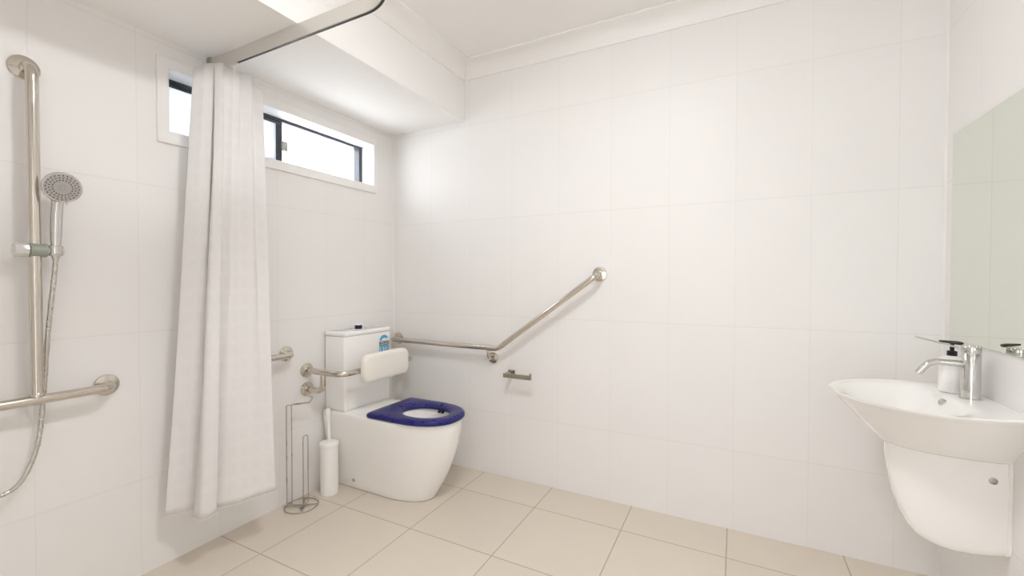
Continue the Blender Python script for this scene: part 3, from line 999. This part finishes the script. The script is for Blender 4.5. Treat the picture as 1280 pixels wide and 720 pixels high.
# soap dispenser
SX, SY, SZ0 = XR - 0.077, -0.312, RIM + 0.0032
so_ = thing('soap_dispenser', 'white soap dispenser with black pump standing behind the tap', 'soap dispenser', (SX, SY, SZ0))
obj('bottle', lathe((SX, SY, SZ0), (0, 0, 1), [(0, 0), (0.030, 0), (0.033, 0.003), (0.0335, 0.112), (0.031, 0.118), (0.018, 0.124), (0.012, 0.126), (0, 0.126)], 36), 'white', so_)
pmp = obj('pump_collar', lathe((SX, SY, SZ0 + 0.1255), (0, 0, 1), [(0, 0), (0.013, 0), (0.0135, 0.002), (0.0135, 0.016), (0.006, 0.018), (0.0055, 0.042), (0, 0.042)], 24), 'black', so_)
bm = bmesh.new()
rings = []
for f, w_, h_ in ((0, .010, .005), (0.15, .013, .0062), (0.35, .012, .006), (0.6, .008, .005), (0.85, .006, .004), (1.0, .0045, .003)):
    p = Vector((SX + 0.022, SY - 0.012, SZ0 + 0.170)).lerp(Vector((SX - 0.030, SY + 0.010, SZ0 + 0.1735)), f)
    rings.append([(p.x, p.y + w_ * math.cos(2 * PI * i / 14), p.z + h_ * math.sin(2 * PI * i / 14)) for i in range(14)])
loft(bm, rings)
obj('pump_nozzle', bm, 'black', so_)

# ================================================================= MIRROR
mir = thing('mirror', 'frameless rectangular mirror on the wall above the basin', 'mirror', (XR, -0.44, 0.975))
my0, my1, mz0, mz1 = -0.82, -0.076, 0.979, 1.760
obj('backing', box(XR - 0.004, XR - 0.0002, my0 + 0.002, my1 - 0.002, mz0 + 0.002, mz1 - 0.002), 'glassedge', mir, flat=True)
obj('glass', box(XR - 0.0075, XR - 0.004, my0, my1, mz0, mz1), 'mirror', mir, flat=True, bevel=0.001)

# ================================================================= CEILING LIGHT
LXc, LYc = 1.60, -1.45
cl = thing('ceiling_light', 'round white flush ceiling light in the middle of the room', 'ceiling light', (LXc, LYc, ZC))
obj('rim', lathe((LXc, LYc, ZC), (0, 0, -1), [(0.120, 0), (0.165, 0), (0.165, 0.014), (0.160, 0.018), (0.146, 0.018), (0.146, 0.012), (0.120, 0.014)], 48), 'white', cl)
obj('diffuser', lathe((LXc, LYc, ZC - 0.012), (0, 0, -1), [(0, 0), (0.145, 0), (0.145, 0.010), (0.139, 0.018), (0.120, 0.024), (0.09, 0.029), (0.05, 0.033), (0, 0.034)], 48), 'lamp', cl)

# ================================================================= DAYLIGHT
wd = bpy.data.worlds.new('daylight')
S.world = wd
wd.use_nodes = True
bg = wd.node_tree.nodes['Background']
bg.inputs['Color'].default_value = (0.90, 0.95, 1.0, 1)
bg.inputs['Strength'].default_value = 8.5

# ================================================================= CAMERA
yaw, pit, rol = -0.4751, -0.0166, 0.0012
fw = Vector((math.sin(yaw) * math.cos(pit), math.cos(yaw) * math.cos(pit), math.sin(pit)))
rt = Vector((math.cos(yaw), -math.sin(yaw), 0))
up = rt.cross(fw)
r2_ = rt * math.cos(rol) + up * math.sin(rol)
u2_ = -rt * math.sin(rol) + up * math.cos(rol)
cd = bpy.data.cameras.new('camera')
cd.sensor_fit = 'HORIZONTAL'
cd.sensor_width = 36.0
cd.lens = 543.45 / 1280 * 36.0
cd.clip_start = 0.02
cam = bpy.data.objects.new('camera', cd)
COL.objects.link(cam)
mw = Matrix.Identity(4)
for i in range(3):
    mw[i][0], mw[i][1], mw[i][2] = r2_[i], u2_[i], -fw[i]
mw[0][3], mw[1][3], mw[2][3] = 2.1296, -2.3358, 1.2
cam.matrix_world = mw
S.camera = cam

vs = S.view_settings
vs.view_transform = 'Standard'
vs.look = 'None'
vs.exposure = 0.06
vs.gamma = 1.0
vs.use_curve_mapping = False
cy = S.cycles
cy.max_bounces = 16
cy.diffuse_bounces = 10
cy.glossy_bounces = 6
cy.transmission_bounces = 8
cy.use_denoising = True
cy.sample_clamp_indirect = 8.0
cy.blur_glossy = 1.0
cy.caustics_reflective = True
cy.caustics_refractive = False
